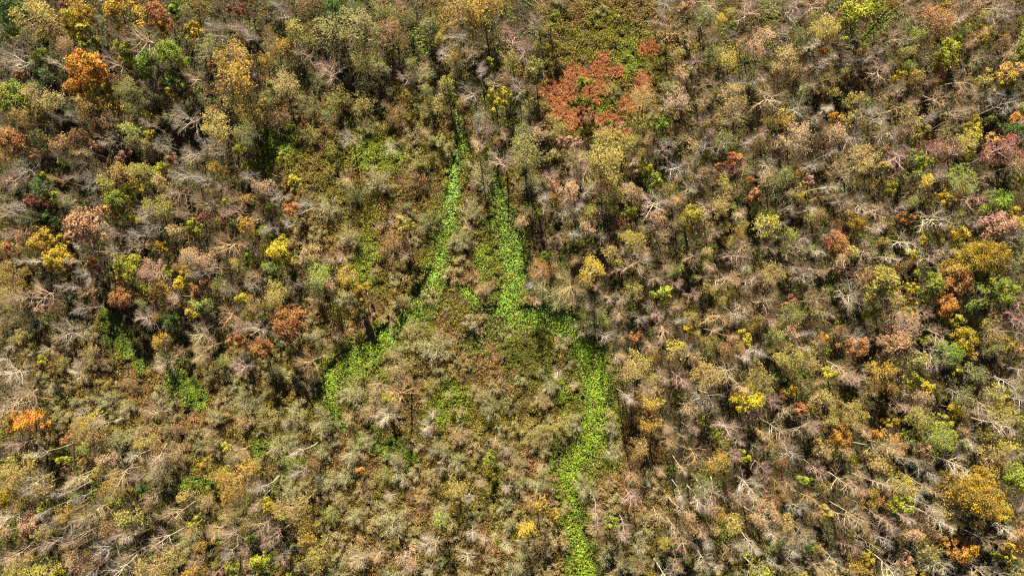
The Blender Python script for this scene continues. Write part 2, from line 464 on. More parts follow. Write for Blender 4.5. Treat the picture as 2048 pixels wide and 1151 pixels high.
def dry_grass():
    """rust coloured tussocks combed over in the clearing, straw in the brown marsh"""
    T = 6500
    tx = RS.uniform(-60, 40, T * 6); ty = RS.uniform(-58, 60, T * 6)
    px, py = proj(tx, ty)
    jit = fbm(tx, ty, 3.5, 33, 3) - 0.5
    sc = ell(px, py, RUST); sc = np.where(sc > .3, sc + 1.1 * jit + 1.3 * (fbm(tx, ty, 1.9, 141, 2) - .5), 0)
    sb = ell(px, py, BROWN) + 0.9 * jit
    ok = (wet(px, py) < -0.2) & ((sc > 0.55) | ((sb > 0.62) & (RS.rand(len(tx)) < 0.22)))
    tx, ty, sc = tx[ok], ty[ok], sc[ok]
    nb = 46
    x = np.repeat(tx, nb); y = np.repeat(ty, nb); isr = np.repeat(sc > 0.55, nb); n = len(x)
    comb = fbm(x, y, 6, 77, 2) * 12
    a = np.where(RS.rand(n) < 0.5, comb, RS.uniform(0, 6.28, n)) + RS.normal(size=n) * 0.5
    L = RS.uniform(0.35, 0.95, n)
    zb = ground_z(np.repeat(tx, nb), np.repeat(ty, nb))
    th = np.repeat(RS.uniform(0.15, 0.85, len(tx)), nb)
    bx = x + RS.normal(size=n) * 0.16; by = y + RS.normal(size=n) * 0.16
    mid = np.stack([bx + np.cos(a) * L * 0.4, by + np.sin(a) * L * 0.4, zb + L * th], 1)
    base = np.stack([bx, by, zb], 1)
    tip = np.stack([bx + np.cos(a) * L, by + np.sin(a) * L, zb + L * th * 0.75 + 0.05], 1)
    wv = np.stack([-np.sin(a), np.cos(a), np.zeros(n)], 1) * RS.uniform(0.02, 0.045, n)[:, None]
    V = np.stack([base - wv, base + wv, mid + wv, mid - wv, tip + wv * 0.3, tip - wv * 0.3], 1).reshape(-1, 3)
    b = (np.arange(n) * 6)[:, None]
    F = np.concatenate([b + np.array([[0, 1, 2, 3]]), b + np.array([[3, 2, 4, 5]])])
    cr = PAL['rust'][RS.randint(0, 4, n)]; cb = np.array([(.30,.19,.09),(.24,.13,.05),(.36,.25,.14)])[RS.randint(0, 3, n)]
    col = np.where(isr[:, None], cr * 1.15, cb) * (0.8 + 0.45 * RS.rand(n))[:, None]
    tint = np.ones((n, 4)); tint[:, :3] = col
    me = mesh_quads('dry_grass', V, F, [STRAW], attrs={'tint': (np.repeat(tint, 6, 0), 'FLOAT_COLOR')})
    stuff('dry_grass', me, 'rust brown withered fern and grass tussocks in the open clearing', 'dry grass')

def brushwood():
    """the thin leafless thicket between the trees"""
    T = 15000
    x = RS.uniform(-94, 94, T); y = RS.uniform(-56, 58, T)
    px, py = proj(x, y)
    op = openness(px, py)
    ok = (wet(px, py) < -0.35) & (RS.rand(T) < np.where(op > 0.85, 0.12, np.where(op < 0.2, .27, 0.27))) & (RS.rand(T) > .6 * ell(px, py, RUST))
    x, y, op = x[ok], y[ok], op[ok]
    T = len(x); nb = 13
    H = RS.uniform(0.8, 3.2, T) * np.where(op > 0.6, 0.6, 1.0)
    z = ground_z(x, y)
    pal = np.array([(.30,.21,.09),(.34,.24,.11),(.27,.21,.05),(.38,.28,.14),(.28,.24,.05),(.30,.17,.07),(.20,.18,.06)])
    ct = pal[RS.randint(0, len(pal), T)]
    R = lambda v: np.repeat(v, nb)
    n = T * nb
    a = RS.uniform(0, 6.28, n); s = RS.uniform(0.15, 0.75, n)
    h = R(H) * RS.uniform(0.5, 1, n)
    p0 = np.stack([R(x), R(y), R(z)], 1)
    p1 = p0 + np.stack([np.cos(a) * s * h * 0.45, np.sin(a) * s * h * 0.45, h * 0.6], 1)
    a2 = a + RS.normal(size=n) * 0.5
    p2 = p1 + np.stack([np.cos(a2) * s * h * 0.6, np.sin(a2) * s * h * 0.6, h * 0.35], 1)
    a3 = a + RS.normal(size=n) * 1.3
    p3 = p1 + np.stack([np.cos(a3) * s * h * 0.5, np.sin(a3) * s * h * 0.5, h * 0.3], 1)
    r = RS.uniform(0.010, 0.02, n)
    V, F = tubes(np.concatenate([p0, p1, p1]), np.concatenate([p1, p2, p3]), np.concatenate([r, r * .8, r * .7]), np.concatenate([r * .8, r * .3, r * .3]), 3)
    c = np.repeat(ct, nb, 0) * (0.75 + 0.5 * RS.rand(n))[:, None]
    tint = np.ones((3 * n, 4)); tint[:, :3] = np.concatenate([c, c, c])
    me = mesh_quads('brushwood', V, F, [STRAW], attrs={'tint': (np.repeat(tint, 6, 0), 'FLOAT_COLOR')})
    stuff('thicket_undergrowth', me, 'thin leafless grey brown saplings and brush crowding between the trees', 'brushwood')

ground_plants(); lily_pads(); dry_grass(); brushwood()

# ------------------------------------------------------------------ trees
def nrm(v): return v / max(np.linalg.norm(v), 1e-9)

class Wood:
    def __init__(s): s.a = []; s.b = []; s.ra = []; s.rb = []; s.lv = []; s.tips = []
    def seg(s, p, q, r0, r1, lv):
        s.a.append(p); s.b.append(q); s.ra.append(r0); s.rb.append(r1); s.lv.append(lv)
    def arrays(s, sel):
        lv = np.array(s.lv); m = sel(lv)
        return np.array(s.a)[m], np.array(s.b)[m], np.array(s.ra)[m], np.array(s.rb)[m], lv[m]

def grow(W, rng, p, d, L, r, lv, sp):
    n = sp['seg'][lv]; pts = [p]; ds = []
    for i in range(n):
        d = nrm(d + rng.normal(size=3) * sp['wob'][lv] + np.array([0, 0, sp['up'][lv]]))
        q = pts[-1] + d * (L / n)
        f0 = 1 - sp['tap'] * i / n; f1 = 1 - sp['tap'] * (i + 1) / n
        W.seg(pts[-1], q, r * f0, r * f1, lv)
        pts.append(q); ds.append(d)
    if lv + 1 >= len(sp['seg']):
        W.tips.append(pts[-1]); W.tips.append((pts[-1] + pts[-2]) / 2); return
    k = sp['num'][lv]; f = sp['from'][lv]
    az = rng.uniform(0, 6.28)
    for j in range(k):
        t = f + (0.99 - f) * (j + rng.uniform(0.1, 0.9)) / k
        i = min(n - 1, int(t * n)); u = t * n - i
        base = pts[i] * (1 - u) + pts[i + 1] * u
        dd = ds[i]
        az += 2.4 + rng.normal() * 0.4
        ref = nrm(np.cross(dd, np.array([0.31, 0.17, 0.93]) if abs(dd[2]) < 0.9 else np.array([1.0, 0, 0])))
        w2 = np.cross(dd, ref)
        side = ref * math.cos(az) + w2 * math.sin(az)
        an = rad(sp['ang'][lv] * (1.15 - 0.5 * t) + rng.normal() * 7)
        cd = nrm(dd * math.cos(an) + side * math.sin(an))
        sh = (1.0 - sp['shape'][lv] * (t - f) / (1 - f))
        cl = sp['len'][lv] * sh * rng.uniform(0.75, 1.2)
        rr = max(sp['rmin'], min(r * (1 - sp['tap'] * t) * 0.75, sp['rad'][lv]) * rng.uniform(0.8, 1.1) * math.sqrt(max(sh, .2)))
        grow(W, rng, base, cd, cl, rr, lv + 1, sp)

def wood_mesh(name, W, sel, sides, rng):
    a, b, ra, rb, lv = W.arrays(sel)
    V, F = tubes(a, b, ra, rb, sides)
    tone = np.repeat(np.where(lv == 0, .35 + .3 * rng.rand(len(a)), np.where(lv <= 1, 1.0 + .35 * rng.rand(len(a)), np.where(lv == 2, .55 + .4 * rng.rand(len(a)), -.1 + .5 * rng.rand(len(a))))), 2 * sides)
    return mesh_quads(name, V, F, [BARK], attrs={'tone': (tone, 'FLOAT')})

def two_part_wood(kname, W, rng, main=0):
    return (wood_mesh(kname + '_trunk', W, lambda l: l <= main, 6, rng), wood_mesh(kname + '_crown', W, lambda l: l > main, 3, rng))

def bare_spec(h, R, twigs=6, rtw=0.010):
    return dict(seg=[6, 4, 3, 2], wob=[.05, .10, .14, .2], up=[.08, .10, .06, .05], num=[12, 7, twigs], ang=[58, 44, 40],
                len=[R * 1.12, R * .52, R * .30], shape=[.45, .55, .3], rad=[.07, .036, rtw], rmin=.008, tap=.72)
specs = {}
specs['bare'] = lambda: (13, 2.6, dict(bare_spec(13, 2.6), **{'from': [.42, .18, .1]}))
specs['big'] = lambda: (15, 4.2, dict(bare_spec(15, 4.2, 8, .013), **{'from': [.36, .2, .1], 'num': [15, 8, 8]}))
specs['small'] = lambda: (7, 1.6, dict(bare_spec(7, 1.6, 7, .011), **{'from': [.35, .15, .1], 'num': [12, 7, 7], 'rad': [.04, .02, .011]}))
specs['pole'] = lambda: (15, 1.5, dict(bare_spec(15, 1.5, 7, .010), **{'from': [.55, .15, .1], 'num': [16, 6, 6], 'ang': [42, 40, 40], 'rad': [.035, .017, .010]}))
specs['white'] = lambda: (13, 3.4, dict(bare_spec(13, 3.4, 5, .012), **{'from': [.5, .2, .15], 'num': [12, 7, 6], 'wob': [.10, .24, .28, .25], 'rad': [.062, .034, .013], 'len': [3.4, 1.7, .9]}))
specs['fan'] = lambda: (9, 2.2, dict(bare_spec(9, 2.2, 6, .013), **{'from': [.35, .12, .1], 'num': [22, 7, 6], 'wob': [.05, .07, .1, .15], 'ang': [68, 30, 32], 'rad': [.05, .026, .013], 'len': [2.4, 1.1, .6]}))
VAR = {}
def build_bare(kind, n):
    out = []
    for v in range(n):
        rng = np.random.RandomState(hash_seed(kind, v))
        h, R, sp = specs[kind]()
        W = Wood()
        r0 = {'pole': .09, 'small': .06, 'fan': .05, 'white': .10, 'big': .15}.get(kind, .11)
        grow(W, rng, np.zeros(3), nrm(np.array([rng.normal() * .05, rng.normal() * .05, 1])), h * .93, r0, 0, sp)
        P = np.array(W.b); lim = np.percentile(np.hypot(P[:, 0] - P[:, 0].mean(), P[:, 1] - P[:, 1].mean()), 93)
        out.append((two_part_wood(kind + '_tree', W, rng), h, lim, W))
    return out
def hash_seed(s, v):
    t = 17
    for c in s: t = (t * 31 + ord(c)) % 100003
    return t * 7 + v
for k_, n_ in (('bare', 8), ('big', 4), ('small', 5), ('pole', 6), ('white', 6), ('fan', 5)):
    VAR[k_] = build_bare(k_, n_)

def leaves_mesh(name, C, size, rng, centre, hue, tone):
    n = len(C)
    N = (C - centre) * 0.5
    N = N / np.maximum(np.linalg.norm(N, axis=1, keepdims=True), 1e-6) + np.array([0, 0, .55]) + rng.normal(size=(n, 3)) * .55
    V, F = leaf_quads(C, N, size, rng, .68)
    return mesh_quads(name, V, F, [LEAF], attrs={'hue': (np.repeat(hue, 4), 'FLOAT'), 'tone': (np.repeat(tone, 4), 'FLOAT')})

def build_half(kind, base, n, per):
    out = []
    for v in range(n):
        (tr, cr), h, lim, W = VAR[base][v % len(VAR[base])]
        rng = np.random.RandomState(hash_seed(kind, v))
        tips = np.array(W.tips)
        k = rng.randint(0, len(tips), per)
        blob = fbm(tips[:, 0] + tips[:, 2], tips[:, 1] - tips[:, 2] * .5, R_of(base) * .7, 300 + v, 2)
        keep = rng.rand(per) < np.clip((blob[k] - .3) * 3.2, .1, 1)
        C = tips[k[keep]] + rng.normal(size=(keep.sum(), 3)) * .14
        m = leaves_mesh(kind + '_leaves', C, rng.uniform(.06, .13, len(C)), rng, np.array([0, 0, h * .6]), np.clip(rng.normal(.35, .3, len(C)), 0, 1), rng.rand(len(C)))
        out.append(((tr, cr, m), h, lim, W))
    return out
def R_of(base): return specs[base]()[1]
VAR['half'] = build_half('half', 'bare', 8, 2300)
VAR['halfbig'] = build_half('halfbig', 'big', 4, 4200)
VAR['halfsmall'] = build_half('halfsmall', 'small', 5, 1000)

def build_leafy(kind, n, R, h, nleaf, size, nclump):
    out = []
    for v in range(n):
        rng = np.random.RandomState(hash_seed(kind, v))
        W = Wood()
        sp = dict(bare_spec(h, R), **{'from': [.35, .2, .1], 'num': [9, 4, 0], 'seg': [5, 3, 2]})
        sp['seg'] = [5, 3, 2]
        grow(W, rng, np.zeros(3), np.array([0, 0, 1.0]), h * .86, .06 * R, 0, sp)
        tm = wood_mesh(kind + '_trunk', W, lambda l: l >= 0, 5, rng)
        # crown of separate leaf clumps with gaps between
        cl = []
        lob = [rng.uniform(.6, 1.2) for _ in range(9)]
        for c in range(nclump):
            a = rng.uniform(0, 6.28); rr = math.sqrt(rng.rand()) * R * .86 * lob[int(a / 6.2832 * 9) % 9]
            top = h * (1.0 - .36 * (rr / R) ** 1.8) - (rng.rand() * .16 * h if R > 4 else 0)
            z = top - rng.rand() ** 1.7 * h * .34 - R * .12
            cl.append((rr * math.cos(a), rr * math.sin(a), z, R * (rng.uniform(.09, .24) if R > 4 else rng.uniform(.14, .32))))
        cl = np.array(cl)
        wgt = cl[:, 3] ** 2; k = rng.choice(len(cl), nleaf, p=wgt / wgt.sum())
        dirs = rng.normal(size=(nleaf, 3)); dirs /= np.linalg.norm(dirs, axis=1, keepdims=True)
        dirs[:, 2] = np.where(rng.rand(nleaf) < .6, np.abs(dirs[:, 2]), dirs[:, 2])
        C = cl[k, :3] + dirs * cl[k, 3:4] * (rng.rand(nleaf, 1) ** .45) * np.array([1.15, 1.15, .7])
        stray = rng.rand(nleaf) < .07
        C[stray] += rng.normal(size=(stray.sum(), 3)) * R * .12
        chue = np.clip(rng.normal(.3, .32, len(cl)), 0, 1); ctone = rng.rand(len(cl))
        hue = np.clip(chue[k] + rng.normal(size=nleaf) * .18, 0, 1)
        tone = np.clip(.55 * ctone[k] + .45 * rng.rand(nleaf), 0, 1)
        sz = rng.uniform(size * .6, size * 1.25, nleaf)
        n3 = dirs * .9 + np.array([0, 0, .45]) + rng.normal(size=(nleaf, 3)) * .5
        V, F = leaf_quads(C, n3, sz, rng, .68)
        lm = mesh_quads(kind + '_leaves', V, F, [LEAF], attrs={'hue': (np.repeat(hue, 4), 'FLOAT'), 'tone': (np.repeat(tone, 4), 'FLOAT')})
        out.append(((tm, lm), h, R, W))
    return out
VAR['leafy_s'] = build_leafy('leafy_s', 6, 1.3, 5, 900, .12, 16)
VAR['leafy_m'] = build_leafy('leafy_m', 8, 2.6, 11, 3000, .145, 42)
VAR['leafy_l'] = build_leafy('leafy_l', 5, 5.0, 13, 13000, .125, 150)

def build_shrub(kind, n, R, h, stems, nleaf, rtw):
    out = []
    for v in range(n):
        rng = np.random.RandomState(hash_seed(kind, v))
        W = Wood()
        sp = dict(seg=[4, 3, 2], wob=[.14, .16, .2], up=[.02, .05, .04], num=[9, 8], ang=[42, 42], len=[R * .52, R * .28], shape=[.5, .4],
                  rad=[.03, rtw], rmin=.008, tap=.7)
        sp['from'] = [.25, .1]
        for s in range(stems):
            a = 6.283 * s / stems + rng.normal() * .3; lean = rad(rng.uniform(8, 58))
            d = np.array([math.cos(a) * math.sin(lean), math.sin(a) * math.sin(lean), math.cos(lean)])
            grow(W, rng, np.array([math.cos(a) * .12, math.sin(a) * .12, 0]), d, math.hypot(R * math.sin(lean), h * math.cos(lean)) * rng.uniform(.85, 1.1), .045 * R / 2, 0, sp)
        tm = wood_mesh(kind + '_stems', W, lambda l: l >= 0, 3, rng)
        tips = np.array(W.tips); k = rng.randint(0, len(tips), nleaf)
        C = tips[k] + rng.normal(size=(nleaf, 3)) * .1
        lm = leaves_mesh(kind + '_leaves', C, rng.uniform(.05, .11, nleaf), rng, np.array([0, 0, h * .2]), np.clip(rng.normal(.4, .3, nleaf), 0, 1), rng.rand(nleaf))
        out.append(((tm, lm), h, R, W))
    return out
VAR['shrub'] = build_shrub('shrub', 7, 2.2, 3.0, 13, 800, .0135)
VAR['shrub_s'] = build_shrub('shrub_s', 5, 1.2, 1.8, 9, 330, .0115)

# colours (surface colour of the leaf or bark)
CO = dict(gold=(.56,.36,.03), yellow=(.52,.42,.045), byellow=(.62,.52,.04), ygreen=(.34,.37,.05), lime=(.36,.43,.05), green=(.12,.22,.03), dgreen=(.06,.11,.025),
 sage=(.25,.25,.09), orange=(.56,.25,.07), borange=(.72,.27,.06), ored=(.48,.19,.09), rust=(.34,.15,.06), salmon=(.50,.28,.17), pink=(.43,.23,.19), crimson=(.34,.11,.10), moss=(.15,.18,.05), wheat=(.50,.37,.15), rose=(.48,.30,.17),
 amber=(.40,.24,.06), ochre=(.33,.23,.045), olive=(.27,.25,.045), tan=(.42,.31,.14), tanyel=(.44,.36,.09), peach=(.56,.35,.15), emerald=(.10,.26,.10), brown=(.25,.16,.09))
BLUSH = dict(gold='ygreen', yellow='ygreen', byellow='yellow', ygreen='green', lime='yellow', green='lime', dgreen='green', sage='olive', orange='gold', borange='gold', ored='amber', moss='olive', wheat='olive', rose='tan',
 rust='amber', salmon='tan', pink='tan', crimson='rust', amber='olive', ochre='gold', olive='tanyel', tan='olive', tanyel='olive', peach='yellow', emerald='green', brown='amber')
WORD = dict(moss='moss green', wheat='wheat coloured', rose='pinkish tan', gold='golden', yellow='yellow', byellow='bright yellow', ygreen='yellow-green', lime='lime green', green='green', dgreen='dark green', sage='sage green', orange='orange',
 borange='fiery orange', ored='orange-red', rust='rust red', salmon='salmon', pink='pink', crimson='crimson', amber='amber', ochre='ochre', olive='olive', tan='tan', tanyel='straw yellow',
 peach='peach', emerald='emerald green', brown='brown')
BARKS = dict(white=(.65,.55,.41), pale=(.55,.42,.26), grey=(.47,.41,.34), pinkish=(.55,.385,.31), tan=(.48,.335,.17), brown=(.28,.19,.11), dark=(.16,.13,.09), olive=(.34,.30,.15))
BWORD = dict(white='white-limbed', pale='pale grey', grey='grey', pinkish='pinkish grey', tan='tan', brown='brown', dark='dark grey', olive='olive grey')

T1, T2, T3, T4, T5, T6, T7, T8, T9 = (0, 0), (683, 0), (1366, 0), (0, 384), (683, 384), (1366, 384), (0, 768), (683, 768), (1366, 768)
# kind letters: L leafy, H half bare, B bare, W crooked white limbs, F fan, S shrub; x y radius are in threefold enlarged pixels of a tile
LIST = {T1: '''L 430 110 80 gold;L 475 195 70 yellow;L 505 95 65 ochre;L 720 60 115 ochre;L 930 75 75 ored;L 985 160 55 orange;L 1150 180 60 gold;L 1030 55 60 green;L 270 210 50 lime;L 520 275 60 ygreen
L 510 390 125 borange;L 455 535 75 orange;L 580 535 75 gold;L 250 350 80 ygreen;L 760 290 75 lime;L 890 370 95 green;L 1010 300 90 ygreen;L 1040 470 70 green;L 90 570 115 ygreen;L 870 690 30 lime;L 770 650 32 yellow
H 1370 480 120 ochre;H 1430 330 105 amber;H 1310 810 100 tanyel;L 730 940 52 pink;L 595 880 52 salmon;L 380 980 36 lime;L 285 1050 40 lime;L 80 840 105 rust;F 1130 700 100 grey;H 1660 480 90 tan;H 1770 200 70 olive
H 1940 210 110 sage;L 1400 50 45 crimson;L 70 60 110 dgreen;H 720 1080 70 amber;L 800 1130 50 yellow;H 960 1110 60 tan;L 1690 940 36 lime;L 1750 1090 50 yellow;L 1020 940 46 salmon;H 780 790 65 ygreen
B 860 200 120 pale;B 100 320 110 grey;B 690 370 80 pinkish;H 290 620 90 tan;H 240 60 110 tanyel;B 1160 440 80 pale;W 1830 330 70 pale;B 970 850 70 grey;B 1120 920 80 grey;B 1300 930 70 grey;H 530 650 80 amber;H 1520 640 80 amber
B 1270 180 70 grey;H 370 830 70 brown;B 520 1080 70 grey;B 140 1010 80 grey;H 850 1020 80 olive;H 620 590 60 ochre;B 1070 1020 80 grey;L 2000 60 80 dgreen;H 460 40 60 ochre''',
T2: '''H 850 55 120 ochre;H 700 50 120 amber;H 100 230 120 sage;H 270 75 75 sage;S 490 440 75 sage;L 1175 420 85 sage;L 890 570 45 yellow;L 980 560 60 gold;L 930 620 50 yellow;B 1010 230 85 pinkish;B 1090 280 75 pinkish;F 690 215 85 white
L 890 360 30 lime;L 1260 100 50 ygreen;L 1280 1120 38 ored;L 1390 865 60 pink;L 1325 850 36 salmon;H 1550 830 90 tanyel;H 1590 970 120 tanyel;L 1830 1010 45 lime;L 1890 1070 58 ygreen;L 1760 1030 42 salmon;H 1850 590 90 tan;L 390 570 42 amber
S 850 1050 95 sage;S 210 1090 85 sage;H 1690 850 60 olive;W 910 760 90 pinkish;W 1010 850 60 pale;B 790 520 80 grey;B 1080 530 80 grey;S 430 820 70 tan;S 330 700 70 brown;S 130 640 90 olive;S 540 640 80 olive;S 650 900 40 sage
B 1060 60 70 dark;B 890 30 60 dark;H 870 170 70 olive;B 790 300 60 pale;B 1480 1000 70 pinkish;B 1400 1060 60 pinkish;B 1250 1040 60 pinkish;H 1110 930 110 sage;B 990 980 90 pinkish;B 1380 960 60 pale;S 60 60 80 dgreen;S 100 380 90 olive;S 680 460 70 olive;L 1440 500 40 green;S 1620 540 40 green;L 1500 490 34 lime''',
T3: '''L 1060 90 115 lime;H 870 170 80 tanyel;L 1130 40 90 lime;L 1600 315 95 lime;L 1660 250 55 ygreen;L 1290 460 46 gold;L 1540 440 58 ored;H 1490 120 95 rust;H 1540 190 70 amber;L 1970 425 75 peach;L 1945 500 70 yellow;L 2030 330 60 ygreen
L 2000 800 85 dgreen;L 320 955 66 ored;L 1050 600 36 orange;L 860 870 34 crimson;L 430 1140 40 salmon;L 35 910 30 salmon;L 1750 790 62 yellow;H 1720 890 75 yellow;L 1835 845 58 peach;L 1990 720 50 orange;H 1600 850 70 pink;H 1490 880 58 crimson
H 1900 930 105 crimson;L 1390 940 68 ygreen;L 1445 990 50 lime;L 1190 1010 48 yellow;H 1090 1010 115 tan;W 980 1050 80 white;L 1450 800 58 tanyel;H 1660 1050 90 ygreen;H 640 400 85 tan;F 735 490 62 white;B 570 540 100 pale;B 500 790 60 pale
B 1550 550 90 pale;L 925 700 36 orange;L 25 35 48 salmon;L 1740 160 38 yellow;L 1810 200 58 gold;L 1850 715 36 ygreen;W 1180 720 90 white;W 1250 770 90 white;B 1200 420 90 pinkish;B 420 90 90 pinkish;B 620 200 70 grey;W 1270 230 80 pale;B 1450 480 60 brown
B 1290 960 100 pinkish;B 850 110 60 grey;B 1050 800 80 grey;B 120 1050 70 pale;H 310 620 80 tan;B 60 220 60 pale;B 120 500 70 pale;B 1100 640 80 grey;B 1790 380 70 pale;H 1770 490 60 tanyel;H 1330 330 50 olive;B 900 990 70 tan;L 300 150 36 green;B 670 60 80 grey;H 1030 590 60 olive''',
T4: '''L 200 55 50 crimson;L 258 75 26 crimson;L 690 50 80 ygreen;L 640 75 58 peach;L 775 40 50 olive;L 490 190 125 salmon;L 445 240 70 salmon;L 300 150 60 dgreen;L 240 315 82 ochre;L 320 395 88 gold;L 385 410 48 orange;L 545 450 58 orange
L 750 445 80 lime;L 690 520 48 ochre;H 910 490 75 pink;L 1110 480 46 gold;L 1075 550 50 byellow;L 1180 590 70 rust;L 860 580 40 lime;L 725 630 80 rust;L 970 340 50 gold;L 1150 220 56 lime;L 1230 160 45 crimson;L 1360 160 38 pink
H 1470 220 60 ochre;L 1570 235 42 green;L 1745 100 55 ored;L 1675 365 85 byellow;L 1695 290 40 yellow;H 1640 590 85 tanyel;L 1440 640 52 yellow;L 1725 775 112 rust;L 1400 900 50 ored;L 1550 940 75 rust;B 1340 300 120 tan;F 870 760 88 white;L 1020 760 55 dgreen
F 1000 1020 70 white;F 1170 990 72 pale;W 250 590 110 pale;B 1330 740 100 tan;B 1270 910 75 tan;B 1860 1010 125 tan;B 350 850 95 grey;F 1890 650 65 pale;H 970 885 55 ochre;L 245 1000 42 lime;L 40 340 50 ored;L 1480 390 40 green
B 510 500 80 grey;W 690 350 80 white;W 830 330 70 pale;B 820 250 60 grey;H 1080 260 60 tan;B 1420 110 60 pinkish;B 1240 90 60 pale;B 1080 110 60 pale;B 1430 40 60 tan;B 1850 70 80 grey;H 30 480 80 amber;H 60 590 90 tan;B 480 690 60 grey
W 1050 625 60 white;B 1530 520 70 pale;W 1450 540 60 white;H 1900 380 60 tan;B 1810 390 50 pale;B 1530 850 70 white;H 1540 660 50 tan;S 1900 870 60 sage;B 60 240 70 pinkish;B 100 1080 90 white;B 420 40 80 olive;B 400 70 70 olive;S 1650 1080 60 sage;B 1450 1060 70 grey;L 30 80 10 rust;L 1060 660 34 orange;B 1740 200 50 white''',
T5: '''L 1270 30 44 orange;L 1650 190 44 crimson;L 1740 120 52 lime;H 1610 45 75 tanyel;B 1860 75 105 white;L 1930 600 65 lime;F 1750 450 115 pale;L 1650 420 42 lime;F 1395 560 120 tan;F 1430 180 50 white;W 1590 180 55 white;F 1690 640 52 white;F 1480 660 44 white
L 1790 630 34 crimson;H 1990 950 68 yellow;L 1775 870 46 rust;F 1840 930 62 pale;S 1270 620 85 sage;L 110 580 50 ochre;L 145 640 50 ochre;S 840 760 26 rust;S 830 830 26 rust;S 310 320 90 brown;S 440 910 50 sage;S 330 970 55 tan;S 560 930 100 sage
S 340 1080 90 tan;L 380 210 70 olive;H 1210 450 75 rust;S 1000 850 44 sage;S 740 290 65 sage;S 680 300 45 tan;F 1540 700 45 pale;F 1780 750 60 white;W 1200 270 60 pale;W 1320 330 60 pale;F 1680 310 45 white;F 1560 270 40 white;F 1520 330 45 pale;W 1880 290 60 pale
S 720 420 45 tan;S 660 490 45 sage;S 430 520 50 olive;S 860 580 55 tan;S 530 630 50 tan;S 350 660 55 tan;S 290 760 45 tan;S 320 840 30 sage;S 800 100 60 sage;S 760 130 50 sage;S 1370 1030 40 sage;S 1080 1130 40 sage;S 1200 1080 34 sage;S 1320 920 50 tan;W 390 380 45 white
F 10 390 50 white;S 440 290 30 white;S 710 910 30 sage;S 420 830 60 tan;S 480 830 50 olive;F 1700 880 50 pale;S 1480 800 70 sage;F 1640 240 50 pale;F 1940 430 60 pale;B 2000 180 60 tan;W 1120 100 60 tan;S 780 790 50 pinkish;S 200 480 35 tan;S 20 640 60 sage;L 320 600 30 ochre;B 1990 60 40 pale''',
T6: '''L 60 130 78 yellow;H 65 215 70 tan;H 200 110 72 tan;L 430 20 48 ored;L 1560 40 60 gold;L 1900 60 98 green;L 1965 115 48 gold;L 1890 210 110 pink;L 1350 140 48 orange;B 1500 150 105 white;L 1050 180 72 ochre;L 930 310 80 ored;L 1660 240 60 gold
L 1880 400 150 ochre;L 1210 540 125 olive;L 1370 580 40 byellow;L 1520 540 85 ygreen;L 1660 540 110 ored;L 1590 680 72 orange;L 1930 610 100 ygreen;L 1630 775 62 lime;L 650 660 50 crimson;L 1130 730 56 lime;L 1705 890 92 gold;L 1720 985 56 amber;H 1390 820 80 pink
L 1280 910 105 salmon;L 1050 930 72 ored;H 1590 960 90 green;L 370 890 58 yellow;H 600 1010 80 olive;L 890 1090 48 yellow;H 745 1030 82 tan;L 40 830 45 gold;F 540 310 62 pale;B 350 660 60 pale;W 320 770 90 white;W 990 640 120 white;H 470 200 70 yellow
L 840 875 38 orange;L 2025 935 42 salmon;W 1500 1060 125 white;W 1910 1080 90 white;B 1280 740 70 pale;L 180 460 38 pink;W 640 90 80 white;W 1140 360 80 white;B 670 340 70 pale;B 230 530 80 pale;B 780 660 70 pale;F 1060 860 80 grey;W 820 960 60 pale;B 500 660 80 pale;W 610 930 60 tan;B 1330 270 80 white;B 830 450 60 pale;B 200 260 60 pale;B 1180 110 70 pale;B 970 1030 70 pale;B 1530 820 80 pale;B 1900 820 80 tanyel;B 280 1080 90 pale;H 560 480 80 tan;L 1380 380 45 yellow;H 1290 640 60 tan;L 1960 930 50 olive;H 150 1090 90 tan;B 1170 850 50 pale;H 640 260 60 ygreen;L 1750 480 60 ygreen;L 1840 560 60 ochre''',
T7: '''L 80 200 55 orange;L 150 235 82 borange;L 495 455 20 orange;L 35 680 72 gold;L 170 850 72 salmon;L 380 450 42 lime;L 280 740 50 lime;L 690 690 70 ygreen;L 765 645 48 amber;L 845 620 40 emerald;S 700 350 85 sage;L 1350 370 36 yellow;L 1215 490 40 ochre
L 1615 730 60 byellow;H 1450 580 130 ochre;L 1490 1090 50 salmon;L 1560 1055 72 lime;L 1165 820 40 lime;S 1480 110 75 sage;B 930 190 65 pinkish;F 560 740 85 pale;H 650 570 82 amber;H 470 270 75 tan;H 1790 740 95 tan;H 970 1100 105 tan;H 1850 910 60 ochre;F 1440 400 75 pale
S 1780 190 65 sage;S 1930 230 85 sage;L 255 1090 52 ygreen;L 1380 1100 40 lime;B 60 60 100 pale;W 200 130 100 pale;W 700 560 110 pale;W 880 400 90 pinkish;H 890 360 60 tanyel;S 820 320 70 tan;H 100 460 110 tanyel;B 90 360 70 pinkish;B 470 560 80 pale;W 620 240 50 white;S 560 110 50 sage
F 1240 290 50 pale;S 1620 200 80 olive;S 1470 220 70 tan;S 1280 380 60 tan;S 1670 380 70 sage;F 1680 1030 65 pale;B 1580 850 80 pale;S 1750 330 60 sage;S 1130 960 70 sage;B 1110 880 70 tan;S 1240 720 60 tan;S 1380 800 60 tan;F 1300 880 70 pale;S 960 560 80 sage;S 1730 470 60 ygreen;H 1900 1000 80 tanyel;S 1990 780 60 ygreen
B 400 860 80 pale;B 500 900 80 grey;B 60 830 80 white;B 250 1000 80 pale;B 620 980 80 grey;B 720 900 70 pinkish;B 780 1050 80 pale;S 880 840 70 olive;S 1080 270 50 brown;S 1740 650 60 sage;L 1020 1040 30 yellow;L 1500 920 34 green;H 1220 970 40 ochre;B 160 580 100 grey;H 240 600 70 tan''',
